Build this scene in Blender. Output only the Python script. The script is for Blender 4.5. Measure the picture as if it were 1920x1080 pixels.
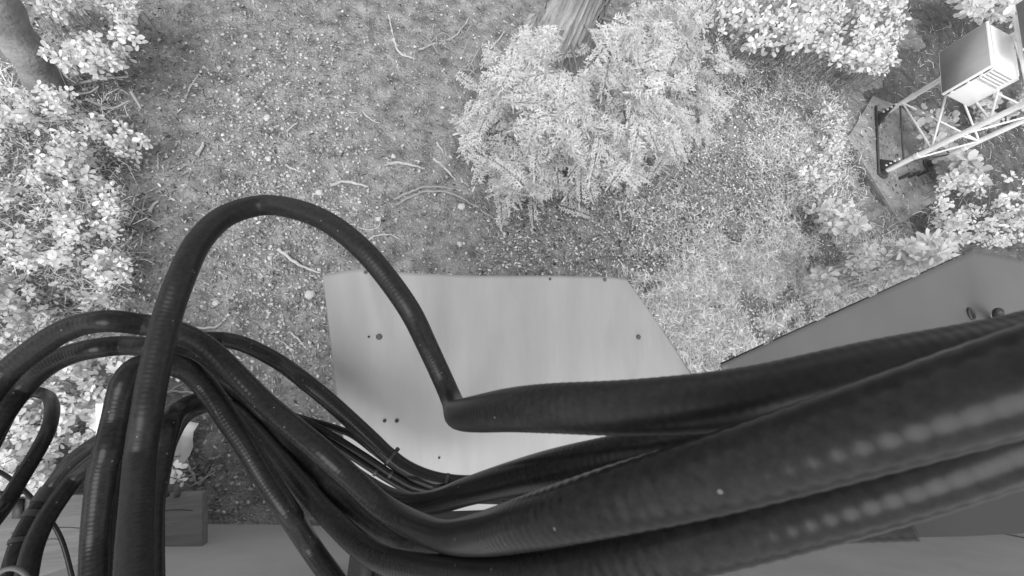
import bpy, math, random
import numpy as np
from mathutils import Matrix, Vector

for o in list(bpy.data.objects):
    bpy.data.objects.remove(o, do_unlink=True)
scene = bpy.context.scene
COL = scene.collection

# ------------------------------------------------------------------ camera
F = 805.0; H = 2.6; NADIR = (750.0, 765.0)          # focal length in photo pixels, camera height, image point straight below
n = np.array([(NADIR[0]-960)/F, -(NADIR[1]-540)/F, -1.0]); n /= np.linalg.norm(n)
Zw = -n
Yw = np.array([0, 1, 0.0]) - Zw[1]*Zw; Yw /= np.linalg.norm(Yw)
Xw = np.cross(Yw, Zw)
R = np.array([Xw, Yw, Zw]); CAM = np.array([0, 0, H])
cd = bpy.data.cameras.new('camera'); cam = bpy.data.objects.new('camera', cd); COL.objects.link(cam)
m4 = Matrix([[*R[0], 0], [*R[1], 0], [*R[2], H], [0, 0, 0, 1]])
cam.matrix_world = m4
cd.sensor_width = 36; cd.lens = F*36/1920
cd.clip_start = 0.01; cd.clip_end = 500
cd.dof.use_dof = True; cd.dof.focus_distance = 2.2; cd.dof.aperture_fstop = 12
scene.camera = cam
scene.render.resolution_x = 1024; scene.render.resolution_y = 576

# ------------------------------------------------------------------ sky, sun, exposure (monochrome infrared picture: grey light)
SUN_EL = math.radians(58); SUN_AZ = math.radians(211)   # azimuth clockwise from +Y
w = bpy.data.worlds.new('World'); scene.world = w; w.use_nodes = True
nt = w.node_tree; nt.nodes.clear()
sky = nt.nodes.new('ShaderNodeTexSky'); sky.sky_type = 'NISHITA'; sky.sun_disc = False
sky.sun_elevation = SUN_EL; sky.sun_rotation = SUN_AZ
bw = nt.nodes.new('ShaderNodeRGBToBW'); bg = nt.nodes.new('ShaderNodeBackground'); bg.inputs['Strength'].default_value = 0.15
wo = nt.nodes.new('ShaderNodeOutputWorld')
nt.links.new(sky.outputs[0], bw.inputs[0]); nt.links.new(bw.outputs[0], bg.inputs['Color']); nt.links.new(bg.outputs[0], wo.inputs[0])
sd = bpy.data.lights.new('sun', 'SUN'); sd.energy = 1.2; sd.angle = math.radians(42); sd.color = (1, 1, 1)
sun = bpy.data.objects.new('sun', sd); COL.objects.link(sun)
sdir = Vector((math.sin(SUN_AZ)*math.cos(SUN_EL), math.cos(SUN_AZ)*math.cos(SUN_EL), math.sin(SUN_EL)))
sun.rotation_euler = sdir.to_track_quat('Z', 'Y').to_euler(); sun.location = sdir*20
vs = scene.view_settings
vs.view_transform = 'Standard'; vs.look = 'None'; vs.gamma = 1; vs.use_curve_mapping = False; vs.exposure = 1.3
scene.render.engine = 'CYCLES'

# ------------------------------------------------------------------ helpers
rng = np.random.default_rng(7); random.seed(7)
def ray(x, y): return R @ np.array([(x-960)/F, -(y-540)/F, -1.0])
def atz(x, y, z=0.0):
    r = ray(x, y); return CAM + r*((z-H)/r[2])
def atd(x, y, d): return CAM + ray(x, y)*d
def gz(x, y): return float(ground_h(np.array([x]), np.array([y]))[0])
def onground(x, y, dz=0.0):
    p = atz(x, y, 0); p = atz(x, y, gz(p[0], p[1])); p[2] += dz; return p

def hash2(i, j, s):
    v = np.sin(i*127.1 + j*311.7 + s*74.7)*43758.5453
    return v - np.floor(v)
def vnoise(x, y, s=0):
    i = np.floor(x); j = np.floor(y); fx = x-i; fy = y-j
    fx = fx*fx*(3-2*fx); fy = fy*fy*(3-2*fy)
    a = hash2(i, j, s); b = hash2(i+1, j, s); c = hash2(i, j+1, s); d = hash2(i+1, j+1, s)
    return (a*(1-fx)+b*fx)*(1-fy) + (c*(1-fx)+d*fx)*fy - 0.5
def ground_h(x, y):
    far = np.clip((np.maximum(np.abs(x-2.5)-7, np.abs(y-1.5)-5))/10, 0, 1)
    flat = 1-.85*np.exp(-(((x-4.4)/1.0)**2+((y-2.0)/1.0)**2))
    return flat*(0.05*vnoise(x*0.9, y*0.9, 1) + 0.03*vnoise(x*2.7, y*2.7, 2) + 0.02*vnoise(x*8, y*8, 3)
            + 0.012*vnoise(x*19, y*19, 4) + 0.008*vnoise(x*37, y*37, 5) + far*0.6*vnoise(x*.2, y*.2, 6))

def tag(o, label=None, cat=None, group=None, kind=None):
    if label: o['label'] = label
    if cat: o['category'] = cat
    if group: o['group'] = group
    if kind: o['kind'] = kind
    return o
def link(name, me, mat=None, parent=None):
    if mat is not None and not me.materials: me.materials.append(mat)
    o = bpy.data.objects.new(name, me); COL.objects.link(o)
    if parent is not None:
        o.parent = parent; o.matrix_parent_inverse = parent.matrix_world.inverted() if False else Matrix.Translation(-Vector(parent.location))
    return o
def empty(name, loc):
    o = bpy.data.objects.new(name, None); o.location = Vector([float(v) for v in loc]); o.empty_display_size = .1
    COL.objects.link(o); return o
def mesh_np(V, faces, smooth=False):
    """V (n,3); faces: list of int arrays (m,k)"""
    me = bpy.data.meshes.new('m')
    faces = [np.asarray(f, dtype=np.int32) for f in (faces if isinstance(faces, list) else [faces]) if len(f)]
    tot = np.concatenate([np.full(len(f), f.shape[1], dtype=np.int32) for f in faces])
    idx = np.concatenate([f.ravel() for f in faces]).astype(np.int32)
    start = np.concatenate([[0], np.cumsum(tot)[:-1]]).astype(np.int32)
    V = np.asarray(V, dtype=np.float32)
    me.vertices.add(len(V)); me.vertices.foreach_set('co', V.ravel())
    me.loops.add(len(idx)); me.loops.foreach_set('vertex_index', idx)
    me.polygons.add(len(tot)); me.polygons.foreach_set('loop_start', start); me.polygons.foreach_set('loop_total', tot)
    if smooth: me.polygons.foreach_set('use_smooth', np.ones(len(tot), dtype=bool))
    me.update(calc_edges=True); me.validate()
    return me
class MB:
    def __init__(s): s.V = []; s.F = {}; s.n = 0
    def add(s, V, *faces):
        V = np.asarray(V, float)
        for f in faces:
            f = np.asarray(f, int)
            if len(f): s.F.setdefault(f.shape[1], []).append(f + s.n)
        s.V.append(V); s.n += len(V); return s
    def box(s, o, u, v, k):      # corner o, edge vectors
        o, u, v, k = [np.asarray(a, float) for a in (o, u, v, k)]
        P = [o, o+u, o+u+v, o+v, o+k, o+u+k, o+u+v+k, o+v+k]
        return s.add(P, [[0,3,2,1],[4,5,6,7],[0,1,5,4],[1,2,6,5],[2,3,7,6],[3,0,4,7]])
    def cbox(s, c, u, v, k): c, u, v, k = [np.asarray(a, float) for a in (c, u, v, k)]; return s.box(c-u/2-v/2-k/2, u, v, k)
    def prism(s, pts, k):
        P = np.asarray(pts, float); m = len(P); k = np.asarray(k, float)
        s.add(np.vstack([P, P+k]), [[i, (i+1) % m, m+(i+1) % m, m+i] for i in range(m)])
        s.add(np.vstack([P, P+k]), [list(range(m))[::-1]], [list(range(m, 2*m))]); return s
    def tube(s, pts, rad, sides=8, cap=True):
        P = np.asarray(pts, float); m = len(P); rad = np.broadcast_to(np.asarray(rad, float), (m,))
        T = np.gradient(P, axis=0); T /= np.linalg.norm(T, axis=1)[:, None] + 1e-12
        a = np.array([0, 0, 1.0]) if abs(T[0][2]) < .9 else np.array([1.0, 0, 0])
        N = np.cross(T[0], a); N /= np.linalg.norm(N); ns = [N]
        for i in range(1, m):
            N = ns[-1] - T[i]*np.dot(ns[-1], T[i]); N /= np.linalg.norm(N)+1e-12; ns.append(N)
        ns = np.array(ns); bs = np.cross(T, ns)
        th = np.linspace(0, 2*np.pi, sides, endpoint=False)
        V = P[:, None, :] + rad[:, None, None]*(np.cos(th)[None, :, None]*ns[:, None, :] + np.sin(th)[None, :, None]*bs[:, None, :])
        V = V.reshape(-1, 3)
        i = np.arange(m-1)[:, None]*sides; j = np.arange(sides)[None, :]; jn = (j+1) % sides
        Fq = np.stack([i+j, i+jn, i+sides+jn, i+sides+j], -1).reshape(-1, 4)
        s.add(V, Fq)
        if cap:
            s.add(V[:sides], [list(range(sides))[::-1]]); s.add(V[-sides:], [list(range(sides))])
        return s
    def build(s, name, mat, parent=None, smooth=False, bevel=0):
        me = mesh_np(np.vstack(s.V), [np.vstack(f) for f in s.F.values()], smooth)
        o = link(name, me, mat, parent)
        if bevel:
            b = o.modifiers.new('bevel', 'BEVEL'); b.width = bevel; b.segments = 2; b.limit_method = 'ANGLE'
        return o
def spline(P, step):
    P = np.asarray(P, float); Q = np.vstack([2*P[0]-P[1], P, 2*P[-1]-P[-2]]); out = []
    for i in range(1, len(Q)-2):
        p0, p1, p2, p3 = Q[i-1], Q[i], Q[i+1], Q[i+2]
        t0 = 0; t1 = t0+max(np.linalg.norm(p1-p0), 1e-5)**.5; t2 = t1+max(np.linalg.norm(p2-p1), 1e-5)**.5; t3 = t2+max(np.linalg.norm(p3-p2), 1e-5)**.5
        t = np.linspace(t1, t2, 40, endpoint=(i == len(Q)-3))[:, None]
        A1 = (t1-t)/(t1-t0)*p0+(t-t0)/(t1-t0)*p1; A2 = (t2-t)/(t2-t1)*p1+(t-t1)/(t2-t1)*p2; A3 = (t3-t)/(t3-t2)*p2+(t-t2)/(t3-t2)*p3
        B1 = (t2-t)/(t2-t0)*A1+(t-t0)/(t2-t0)*A2; B2 = (t3-t)/(t3-t1)*A2+(t-t1)/(t3-t1)*A3
        out.append((t2-t)/(t2-t1)*B1+(t-t1)/(t2-t1)*B2)
    P = np.vstack(out)
    for _ in range(14): P[1:-1] = (P[:-2]+2*P[1:-1]+P[2:])/4
    s = np.concatenate([[0], np.cumsum(np.linalg.norm(np.diff(P, axis=0), axis=1))])
    k = max(int(s[-1]/step), 4); u = np.linspace(0, s[-1], k)
    return np.stack([np.interp(u, s, P[:, c]) for c in range(3)], 1), u

# ------------------------------------------------------------------ materials (all neutral grey: infrared reflectance)
def mat(name, lo, hi=None, rough=.8, scale=6, detail=4, bump=0, bscale=60, metal=0, spec=.5, fleck=None, island=0, transl=0, stretch=None, bdist=.01):
    m = bpy.data.materials.new(name); m.use_nodes = True; t = m.node_tree; t.nodes.clear()
    out = t.nodes.new('ShaderNodeOutputMaterial'); p = t.nodes.new('ShaderNodeBsdfPrincipled')
    p.inputs['Roughness'].default_value = rough; p.inputs['Metallic'].default_value = metal; p.inputs['Specular IOR Level'].default_value = spec
    tc = t.nodes.new('ShaderNodeTexCoord'); co = tc.outputs['Object']
    if stretch:
        mp = t.nodes.new('ShaderNodeMapping'); mp.inputs['Scale'].default_value = stretch; t.links.new(co, mp.inputs[0]); co = mp.outputs[0]
    hi = lo if hi is None else hi
    nz = t.nodes.new('ShaderNodeTexNoise'); nz.inputs['Scale'].default_value = scale; nz.inputs['Detail'].default_value = detail; nz.inputs['Roughness'].default_value = .65
    t.links.new(co, nz.inputs['Vector'])
    mr = t.nodes.new('ShaderNodeMapRange'); mr.inputs['From Min'].default_value = .3; mr.inputs['From Max'].default_value = .7
    mr.inputs['To Min'].default_value = lo; mr.inputs['To Max'].default_value = hi; t.links.new(nz.outputs['Fac'], mr.inputs['Value'])
    val = mr.outputs[0]
    if island:
        g = t.nodes.new('ShaderNodeNewGeometry'); r2 = t.nodes.new('ShaderNodeMapRange')
        r2.inputs['To Min'].default_value = 1-island; r2.inputs['To Max'].default_value = 1+island
        t.links.new(g.outputs['Random Per Island'], r2.inputs['Value'])
        mu = t.nodes.new('ShaderNodeMath'); mu.operation = 'MULTIPLY'; t.links.new(val, mu.inputs[0]); t.links.new(r2.outputs[0], mu.inputs[1]); val = mu.outputs[0]
    if fleck:      # (scale, threshold, value): pale specks with shapes of their own
        vo = t.nodes.new('ShaderNodeTexVoronoi'); vo.inputs['Scale'].default_value = fleck[0]; t.links.new(co, vo.inputs['Vector'])
        sep = t.nodes.new('ShaderNodeSeparateColor'); t.links.new(vo.outputs['Color'], sep.inputs[0])
        lt = t.nodes.new('ShaderNodeMath'); lt.operation = 'LESS_THAN'; lt.inputs[1].default_value = .32; t.links.new(vo.outputs['Distance'], lt.inputs[0])
        gt = t.nodes.new('ShaderNodeMath'); gt.operation = 'GREATER_THAN'; gt.inputs[1].default_value = fleck[1]; t.links.new(sep.outputs[0], gt.inputs[0])
        an = t.nodes.new('ShaderNodeMath'); an.operation = 'MULTIPLY'; t.links.new(lt.outputs[0], an.inputs[0]); t.links.new(gt.outputs[0], an.inputs[1])
        mx = t.nodes.new('ShaderNodeMix'); mx.data_type = 'FLOAT'; t.links.new(an.outputs[0], mx.inputs[0]); t.links.new(val, mx.inputs[2]); mx.inputs[3].default_value = fleck[2]; val = mx.outputs[0]
    cc = t.nodes.new('ShaderNodeCombineColor')
    for k in range(3): t.links.new(val, cc.inputs[k])
    t.links.new(cc.outputs[0], p.inputs['Base Color'])
    if bump:
        n2 = t.nodes.new('ShaderNodeTexNoise'); n2.inputs['Scale'].default_value = bscale; n2.inputs['Detail'].default_value = 5; t.links.new(co, n2.inputs['Vector'])
        b = t.nodes.new('ShaderNodeBump'); b.inputs['Strength'].default_value = bump; b.inputs['Distance'].default_value = bdist
        t.links.new(n2.outputs['Fac'], b.inputs['Height']); t.links.new(b.outputs[0], p.inputs['Normal'])
    sh = p.outputs[0]
    if transl:
        tr = t.nodes.new('ShaderNodeBsdfTranslucent'); t.links.new(cc.outputs[0], tr.inputs['Color'])
        ms = t.nodes.new('ShaderNodeMixShader'); ms.inputs[0].default_value = transl; t.links.new(sh, ms.inputs[1]); t.links.new(tr.outputs[0], ms.inputs[2]); sh = ms.outputs[0]
    t.links.new(sh, out.inputs['Surface'])
    return m
M = {}
M['soil'] = mat('soil', .09, .38, .95, scale=9, detail=14, bump=1.0, bscale=60, bdist=.025, fleck=(75, .9, .45), spec=.2)
M['shade_tinted_soil'] = mat('shade_tinted_soil', .05, .17, .95, scale=9, detail=14, bump=1.0, bscale=60, bdist=.025, fleck=(75, .94, .3), spec=.2)  # copy of soil, its colour darkened for overhead tree shade
M['pebble'] = mat('pebble', .26, .46, .85, scale=40, island=.55, spec=.3)
M['stone'] = mat('stone', .4, .6, .8, scale=45, bump=.3, bscale=90, spec=.3)
M['litter'] = mat('litter', .2, .36, .9, scale=20, island=.9, spec=.2)
M['chip'] = mat('chip', .3, .5, .9, scale=20, island=.95, spec=.2)
M['wood'] = mat('wood', .34, .52, .85, scale=30, stretch=(1, 1, 1), bump=.3, bscale=120, spec=.2)
M['root'] = mat('root', .24, .36, .9, scale=30, bump=.5, bscale=90, spec=.2)
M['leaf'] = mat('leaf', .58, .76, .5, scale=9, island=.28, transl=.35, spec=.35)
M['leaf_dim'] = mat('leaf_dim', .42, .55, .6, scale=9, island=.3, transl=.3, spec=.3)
M['cedar'] = mat('cedar', .52, .66, .65, scale=5, island=.2, transl=.35, spec=.25)
M['straw'] = mat('straw', .6, .9, .8, scale=9, island=.42, transl=.35, spec=.2)
M['stem'] = mat('stem', .26, .4, .85, scale=30)
M['bark'] = mat('bark', .22, .5, .95, scale=14, detail=8, bump=1.0, bscale=50, stretch=(1, 1, .25), spec=.2)
M['dark_bark'] = mat('dark_bark', .17, .3, .95, scale=9, detail=8, bump=.8, bscale=45, spec=.2)
M['concrete'] = mat('concrete', .13, .36, .95, scale=6, detail=12, bump=.6, bscale=70, bdist=.008, fleck=(70, .9, .42))
M['jacket'] = mat('jacket', .009, .02, .25, scale=170, detail=12, fleck=(260, .993, .10), spec=.13, bump=.05, bscale=300, bdist=.0006)
M['jacket_matte'] = mat('jacket_matte', .009, .02, .38, scale=170, detail=12, fleck=(260, .993, .10), spec=.17, bump=.05, bscale=300, bdist=.0006)
M['tie'] = mat('tie', .012, .02, .5)
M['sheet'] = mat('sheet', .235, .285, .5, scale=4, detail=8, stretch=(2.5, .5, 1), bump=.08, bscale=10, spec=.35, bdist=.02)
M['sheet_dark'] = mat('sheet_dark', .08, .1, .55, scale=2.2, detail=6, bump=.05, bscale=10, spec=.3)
M['wall'] = mat('wall', .3, .36, .7, scale=3, detail=8, bump=.06, bscale=160)
M['timber'] = mat('timber', .1, .17, .85, scale=7, detail=8, stretch=(.25, 4, 4), bump=.4, bscale=30, bdist=.004)
M['bracket'] = mat('bracket', .016, .024, .6, scale=9)
M['black'] = mat('black', .012, .025, .6)
M['galv'] = mat('galv', .7, .84, .5, scale=14, detail=6, spec=.4)
M['steel_dark'] = mat('steel_dark', .05, .09, .7, scale=14)
M['white_paint'] = mat('white_paint', .82, .9, .45, scale=4, detail=5)
M['door_paint'] = mat('door_paint', .24, .3, .55, scale=4, detail=5)
M['pvc'] = mat('pvc', .7, .8, .5, scale=5)
# ================================================================== GROUND
xs = np.concatenate([np.arange(-60, -4, 4.0), np.arange(-4, 9.5, .026), np.arange(9.6, 66, 4.0)])
ys = np.concatenate([np.arange(-60, -2.2, 4.0), np.arange(-2.2, 6.2, .026), np.arange(6.4, 66, 4.0)])
gx, gy = np.meshgrid(xs, ys); gzv = ground_h(gx, gy)
nx, ny = len(xs), len(ys); i = np.arange(ny-1)[:, None]*nx; j = np.arange(nx-1)[None, :]
Q = np.stack([i+j, i+j+1, i+nx+j+1, i+nx+j], -1).reshape(-1, 4)
g = link('ground', mesh_np(np.stack([gx, gy, gzv], -1).reshape(-1, 3), Q, True), M['soil'])
tag(g, 'bare grey dirt yard strewn with gravel and twigs', 'ground', kind='structure')

# tree shade round and behind the tower, put into the soil colour, a thin sheet over the yard with a ragged border
def project(P):
    c = (P-CAM) @ R; return 960+F*c[:, 0]/-c[:, 2], 540-F*c[:, 1]/-c[:, 2]
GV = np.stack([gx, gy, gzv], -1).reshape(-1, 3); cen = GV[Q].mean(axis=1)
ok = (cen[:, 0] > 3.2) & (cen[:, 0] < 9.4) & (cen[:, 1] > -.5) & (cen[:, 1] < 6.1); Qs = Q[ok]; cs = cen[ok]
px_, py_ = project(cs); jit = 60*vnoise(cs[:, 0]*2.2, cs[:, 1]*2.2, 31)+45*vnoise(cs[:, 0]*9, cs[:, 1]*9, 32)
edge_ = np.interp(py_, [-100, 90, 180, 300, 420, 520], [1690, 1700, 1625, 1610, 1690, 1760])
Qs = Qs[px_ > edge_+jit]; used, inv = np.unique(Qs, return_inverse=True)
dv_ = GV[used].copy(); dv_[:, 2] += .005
tag(link('shade_tinted_soil', mesh_np(dv_, inv.reshape(-1, 4), True), M['shade_tinted_soil']), 'soil darkened for tree shade around and behind the lattice tower', 'soil', kind='structure')

# concrete pad under the tower
pad = [atz(x, y, .025) for x, y in [(1637, 180), (1590, 258), (1688, 420), (1800, 345), (1815, 250)]]
mb = MB().prism([p*[1, 1, 0] + np.array([0, 0, -.15]) for p in pad], (0, 0, .175))
o = mb.build('concrete_pad', M['concrete'], bevel=.012); tag(o, 'weathered concrete pad under the lattice tower', 'pad', kind='structure')

# ================================================================== SHELTER WALL
b0 = atz(362, 985); b1 = atz(1300, 990)
bd = (b1-b0); bd[2] = 0; bd /= np.linalg.norm(bd); bn = np.array([-bd[1], bd[0], 0])    # along the wall, outward (+Y)
def onwall(x, y):
    r = ray(x, y); t = np.dot(b0-CAM, bn)/np.dot(r, bn); return CAM+r*t
top_left = onwall(78, 1080)
dirc = (top_left-b0)/np.linalg.norm(top_left-b0)
WT = max(1.3, float(onwall(1920, 1110)[2]), float(onwall(200, 1110)[2]))+.1; print('WT', WT)
s_up = (WT+.15)/dirc[2]
pl = b0 - dirc*(.15/dirc[2]); pu = b0 + dirc*((WT)/dirc[2])
sh = empty('equipment_shelter', (float(b0[0]), float(b0[1]), 0)); tag(sh, 'grey painted wall of the equipment shelter along the bottom of the picture', 'building')
E0 = pl + bd*6.0; E1 = E0.copy(); E1[2] = WT
MB().prism([pl, E0, E1, pu], -bn*.12).build('wall', M['wall'], sh)
# seams between wall sheets and a base strip
for sx in (5.2,):
    a = b0 + bd*sx + bn*.003
    MB().box(a - np.array([0, 0, .1]), bd*.03, bn*.006, (0, 0, WT)).build('batten', M['wall'], sh, bevel=.002)
MB().box(b0 + bd*.62 + bn*.003 - np.array([0, 0, .1]), bd*.3, bn*.03, (0, 0, .16)).build('base_flashing', M['wall'], sh)

# timber beam lying on the ground beside the shelter
tz = .34
def lerp_(a, b, t): return a+(b-a)*t
def norm_(v): return v/np.linalg.norm(v)
c0 = atz(379, 923, tz); c1 = atz(-260, 934, tz); du = c1-c0; du /= np.linalg.norm(du); dv = np.array([du[1], -du[0], 0]); dv = dv if dv[1] < 0 else -dv
dv = norm_(atz(379, 968, tz)-c0)
tim = empty('timber_sill', (float(c0[0]), float(c0[1]), 0)); tag(tim, 'cracked grey timber sill running into the lower left corner', 'timber')
wd = [.95]; off = 0
for k, ww in enumerate(wd):
    L = 2.4
    mb = MB().box(c0 + dv*off - np.array([0, 0, .06]), du*L, dv*(ww-.0025), (0, 0, .06))
    mb.build('plank', M['timber'], tim, bevel=.004); off += ww
MB().box(c0 + dv*.05 + du*.35 - np.array([0, 0, .6]), du*.1, dv*.1, (0, 0, .43)).build('post', M['timber'], tim)
MB().box(c0 + dv*.01 + du*1.6 - np.array([0, 0, .6]), du*.1, dv*.1, (0, 0, .43)).build('post', M['timber'], tim)
for (xa, ya, xb, yb) in [(300, 958, 362, 957), (100, 990, 160, 992), (83, 1013, 113, 1012), (20, 1000, 60, 998)]:
    a = atz(xa, ya, tz+.0005); b = atz(xb, yb, tz+.0005); MB().tube(spline([a, lerp_(a, b, .5)+np.array([0, .004, 0]), b], .02)[0], .0016, 5).build('crack', M['black'], tim)
for px in (318, 338):
    q = atz(px, 921, tz)
    MB().box(q - np.array([0, 0, .03]), du*.016, dv*.02, (0, 0, .07)).build('bolt', M['steel_dark'], tim)
q = atz(47, 935, tz)
MB().box(q, du*.03, dv*.07, (0, 0, .012)).box(q, du*.03, dv*.008, (0, 0, .05)).build('bracket', M['bracket'], tim)

# ================================================================== SHEET METAL HOOD (pale)
def sheet_point(x, y, za, zb, y0, y1):
    t = (y-y0)/(y1-y0); return atz(x, y, za+(zb-za)*t)
def lerp(a, b, t): return a+(b-a)*t
far_px = [(605, 515), (640, 509), (682, 503), (725, 508), (790, 513), (900, 517), (1040, 517), (1150, 520), (1175, 523)]
near_px = [(676, 968), (700, 966), (722, 965), (760, 962), (800, 960), (885, 957), (1050, 952), (1340, 945), (1470, 950)]
mid_px = [(637, 790), (665, 788), (700, 785), (740, 785), (805, 785), (900, 785), (1060, 785), (1290, 760), (1352, 785)]
mid2_px = [(617, 620), (650, 620), (692, 620), (735, 620), (797, 620), (900, 620), (1050, 620), (1190, 600), (1245, 622)]
NU, NV = 90, 70
rows = [np.array(r, float) for r in (far_px, mid2_px, mid_px, near_px)]
tv = [0, .235, .6, 1.0]
uk = np.linspace(0, 1, len(far_px)); V = []
for b in range(NV):
    v = b/(NV-1)
    k = max(q for q in range(3) if v >= tv[q]-1e-9); f = (v-tv[k])/(tv[k+1]-tv[k])
    row = lerp(rows[k], rows[k+1], f)
    for a in range(NU):
        u = a/(NU-1); x = np.interp(u, uk, row[:, 0]); y = np.interp(u, uk, row[:, 1])
        z = 1.5 - .14*v
        z += .022*math.exp(-((x-683-30*v*3)/34)**2)*max(0, 1-v*2.6)          # pinched corner
        z -= .012*math.exp(-((x-850)/28)**2)*max(0, 1-v*1.4) - .007*math.exp(-((x-960)/60)**2)*max(0, 1-v*1.8)
        z += .006*vnoise(np.array([u*5]), np.array([v*4]), 9)[0] - (.018*max(0, (u-.72)/.28)**2)*(1-v*.6)
        V.append(atz(x, y, z))
V = np.array(V); i = np.arange(NV-1)[:, None]*NU; j = np.arange(NU-1)[None, :]
Q = np.stack([i+j, i+NU+j, i+NU+j+1, i+j+1], -1).reshape(-1, 4)
hood = link('metal_hood', mesh_np(V, Q, True), M['sheet'])
sm = hood.modifiers.new('thick', 'SOLIDIFY'); sm.thickness = .003; sm.offset = -1
tag(hood, 'pale bent sheet metal hood with dented edge beneath the cables', 'metal hood')
hood_grid = V.reshape(NV, NU, 3)
def on_hood(x, y):
    # point of the sheet nearest to the ray through the photo pixel
    r = ray(x, y); r = r/np.linalg.norm(r); d = hood_grid.reshape(-1, 3)-CAM
    c = np.linalg.norm(np.cross(d, r), axis=1); return hood_grid.reshape(-1, 3)[c.argmin()]
def disc(c, r, h, seg=10, dome=False):
    th = np.linspace(0, 2*np.pi, seg, endpoint=False); P = np.stack([c[0]+r*np.cos(th), c[1]+r*np.sin(th), np.full(seg, c[2])], 1)
    mb = MB()
    T = P.copy(); T[:, :2] = c[:2]+(T[:, :2]-c[:2])*(.6 if dome else 1); T[:, 2] += h
    mb.add(np.vstack([P, T]), [[a, (a+1) % seg, seg+(a+1) % seg, seg+a] for a in range(seg)], )
    mb.add(T, [list(range(seg))]); return mb
for (x, y, r, h, mm) in [(711, 631, .008, .008, 'steel_dark'), (1199, 632, .008, .006, 'steel_dark'), (1129, 525, .006, .006, 'steel_dark'),
                       (686, 512, .005, .005, 'steel_dark'), (1026, 522, .004, .005, 'steel_dark')]:
    disc(on_hood(x, y)+np.array([0, 0, .001]), r, h, dome=True).build('screw', M[mm], hood)
for (x, y, r) in [(723, 787, .0045), (747, 787, .005), (691, 631, .003), (822, 858, .003)]:
    disc(on_hood(x, y)+np.array([0, 0, .0015]), r, .0012).build('screw_hole', M['black'], hood)

# unit beneath the hood, against the wall
uz = 1.2
ub = empty('ventilation_unit', tuple(float(v) for v in (atz(800, 985, 0)))); tag(ub, 'dark louvred unit half hidden under the pale metal hood', 'ventilation unit')
p0 = atz(664, 972, uz); p1 = atz(1300, 962, uz); e = (p1-p0); L = np.linalg.norm(e); e /= L; f = np.array([-e[1], e[0], 0])
MB().box(p0 - np.array([0, 0, .5]) - f*.30, e*L, f*.28, (0, 0, .49)).build('casing', M['black'], ub)
for k in range(9):
    MB().box(p0 + e*(.03+k*.062) - f*.26 + np.array([0, 0, -.008]), e*.035, f*.2, (0, 0, .015)).build('slat', M['bracket'], ub)
MB().box(p0 + e*.035 - f*.1 + np.array([0, 0, .008]), e*.05, f*.07, (0, 0, .01)).build('label_plate', M['white_paint'], ub)
MB().box(p0 + e*.175 - f*.06 + np.array([0, 0, .008]), e*.006, f*.06, (0, 0, .01)).build('clip', M['white_paint'], ub)

# ================================================================== DARKER METAL COVER (right)
def zc(x): return 1.62 - max(0, (x-1825))*.0006
cov_px = [(1355, 682), (1825, 470), (1990, 500), (2200, 545), (2200, 760), (1900, 740), (1430, 760)]
NUc, NVc = 60, 30; V = []
A0 = np.array([1352, 684.]); A1 = np.array([1825, 470.]); A2 = np.array([2300, 562.])
for b in range(NVc):
    v = b/(NVc-1)
    for a in range(NUc):
        if a < 40: u = a/39; p = lerp(A0, A1, u); q = lerp(np.array([1420, 860.]), np.array([1878, 790.]), u)
        else: u = (a-39)/20; p = lerp(A1, A2, u); q = lerp(np.array([1878, 790.]), np.array([2300, 770.]), u)
        s = lerp(p, q, v)
        fold = max(0, s[0]-lerp(1825, 1878, v))
        z = 1.62 - fold*.00055 + .004*vnoise(np.array([s[0]/90]), np.array([s[1]/60]), 4)[0]
        V.append(atz(s[0], s[1], z))
i = np.arange(NVc-1)[:, None]*NUc; j = np.arange(NUc-1)[None, :]
Q = np.stack([i+j, i+NUc+j, i+NUc+j+1, i+j+1], -1).reshape(-1, 4)
V = np.array(V)
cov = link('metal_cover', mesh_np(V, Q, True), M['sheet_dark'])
sm = cov.modifiers.new('thick', 'SOLIDIFY'); sm.thickness = .004; sm.offset = -1
tag(cov, 'dark grey folded metal cover at the right behind the thick cables', 'metal cover')
cov_grid = V.copy()
def on_cov(x, y):
    r = ray(x, y); r = r/np.linalg.norm(r); d = cov_grid-CAM; return cov_grid[np.linalg.norm(np.cross(d, r), axis=1).argmin()]
edge = [lerp(A0, A1, t) for t in np.linspace(0, 1, 30)]
segs = [(0, 5, 2.2), (6, 11, 1.2), (12, 17, 1.8), (18, 22, 1.1), (23, 28, 2.0)]
for a, b, wpx in segs:
    mb = MB(); pts = [atz(edge[k][0]-wpx*.4, edge[k][1]-wpx*.9, 1.612) for k in range(a, b+1)]
    mb.tube(pts, .002, 6); mb.build('edge_trim', M['black'], cov)
c = on_cov(1823, 588)
th = np.linspace(0, 2*np.pi, 14, endpoint=False)
mb = MB(); mb.tube(np.vstack([[c+np.array([.012*math.cos(t), .018*math.sin(t), .003]) for t in th], [c+np.array([.012, 0, .003])]]), .004, 6, False); mb.build('grommet', M['black'], cov, True)
disc(c+np.array([0, 0, .001]), .012, .002).build('cable_hole', M['black'], cov)
c = on_cov(1862, 604)
d = (atz(1872, 583, 1.69)-c)
mb = MB(); mb.tube([c-d*.1, c+d*.9, c+d, c+d*1.02], [.014, .014, .011, .004], 12); mb.build('bolt_stub', M['bracket'], cov, True)
mb = MB(); mb.tube([c+d*.45, c+d*.6], [.0155, .0155], 12); mb.build('band', M['galv'], cov, True)

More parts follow.
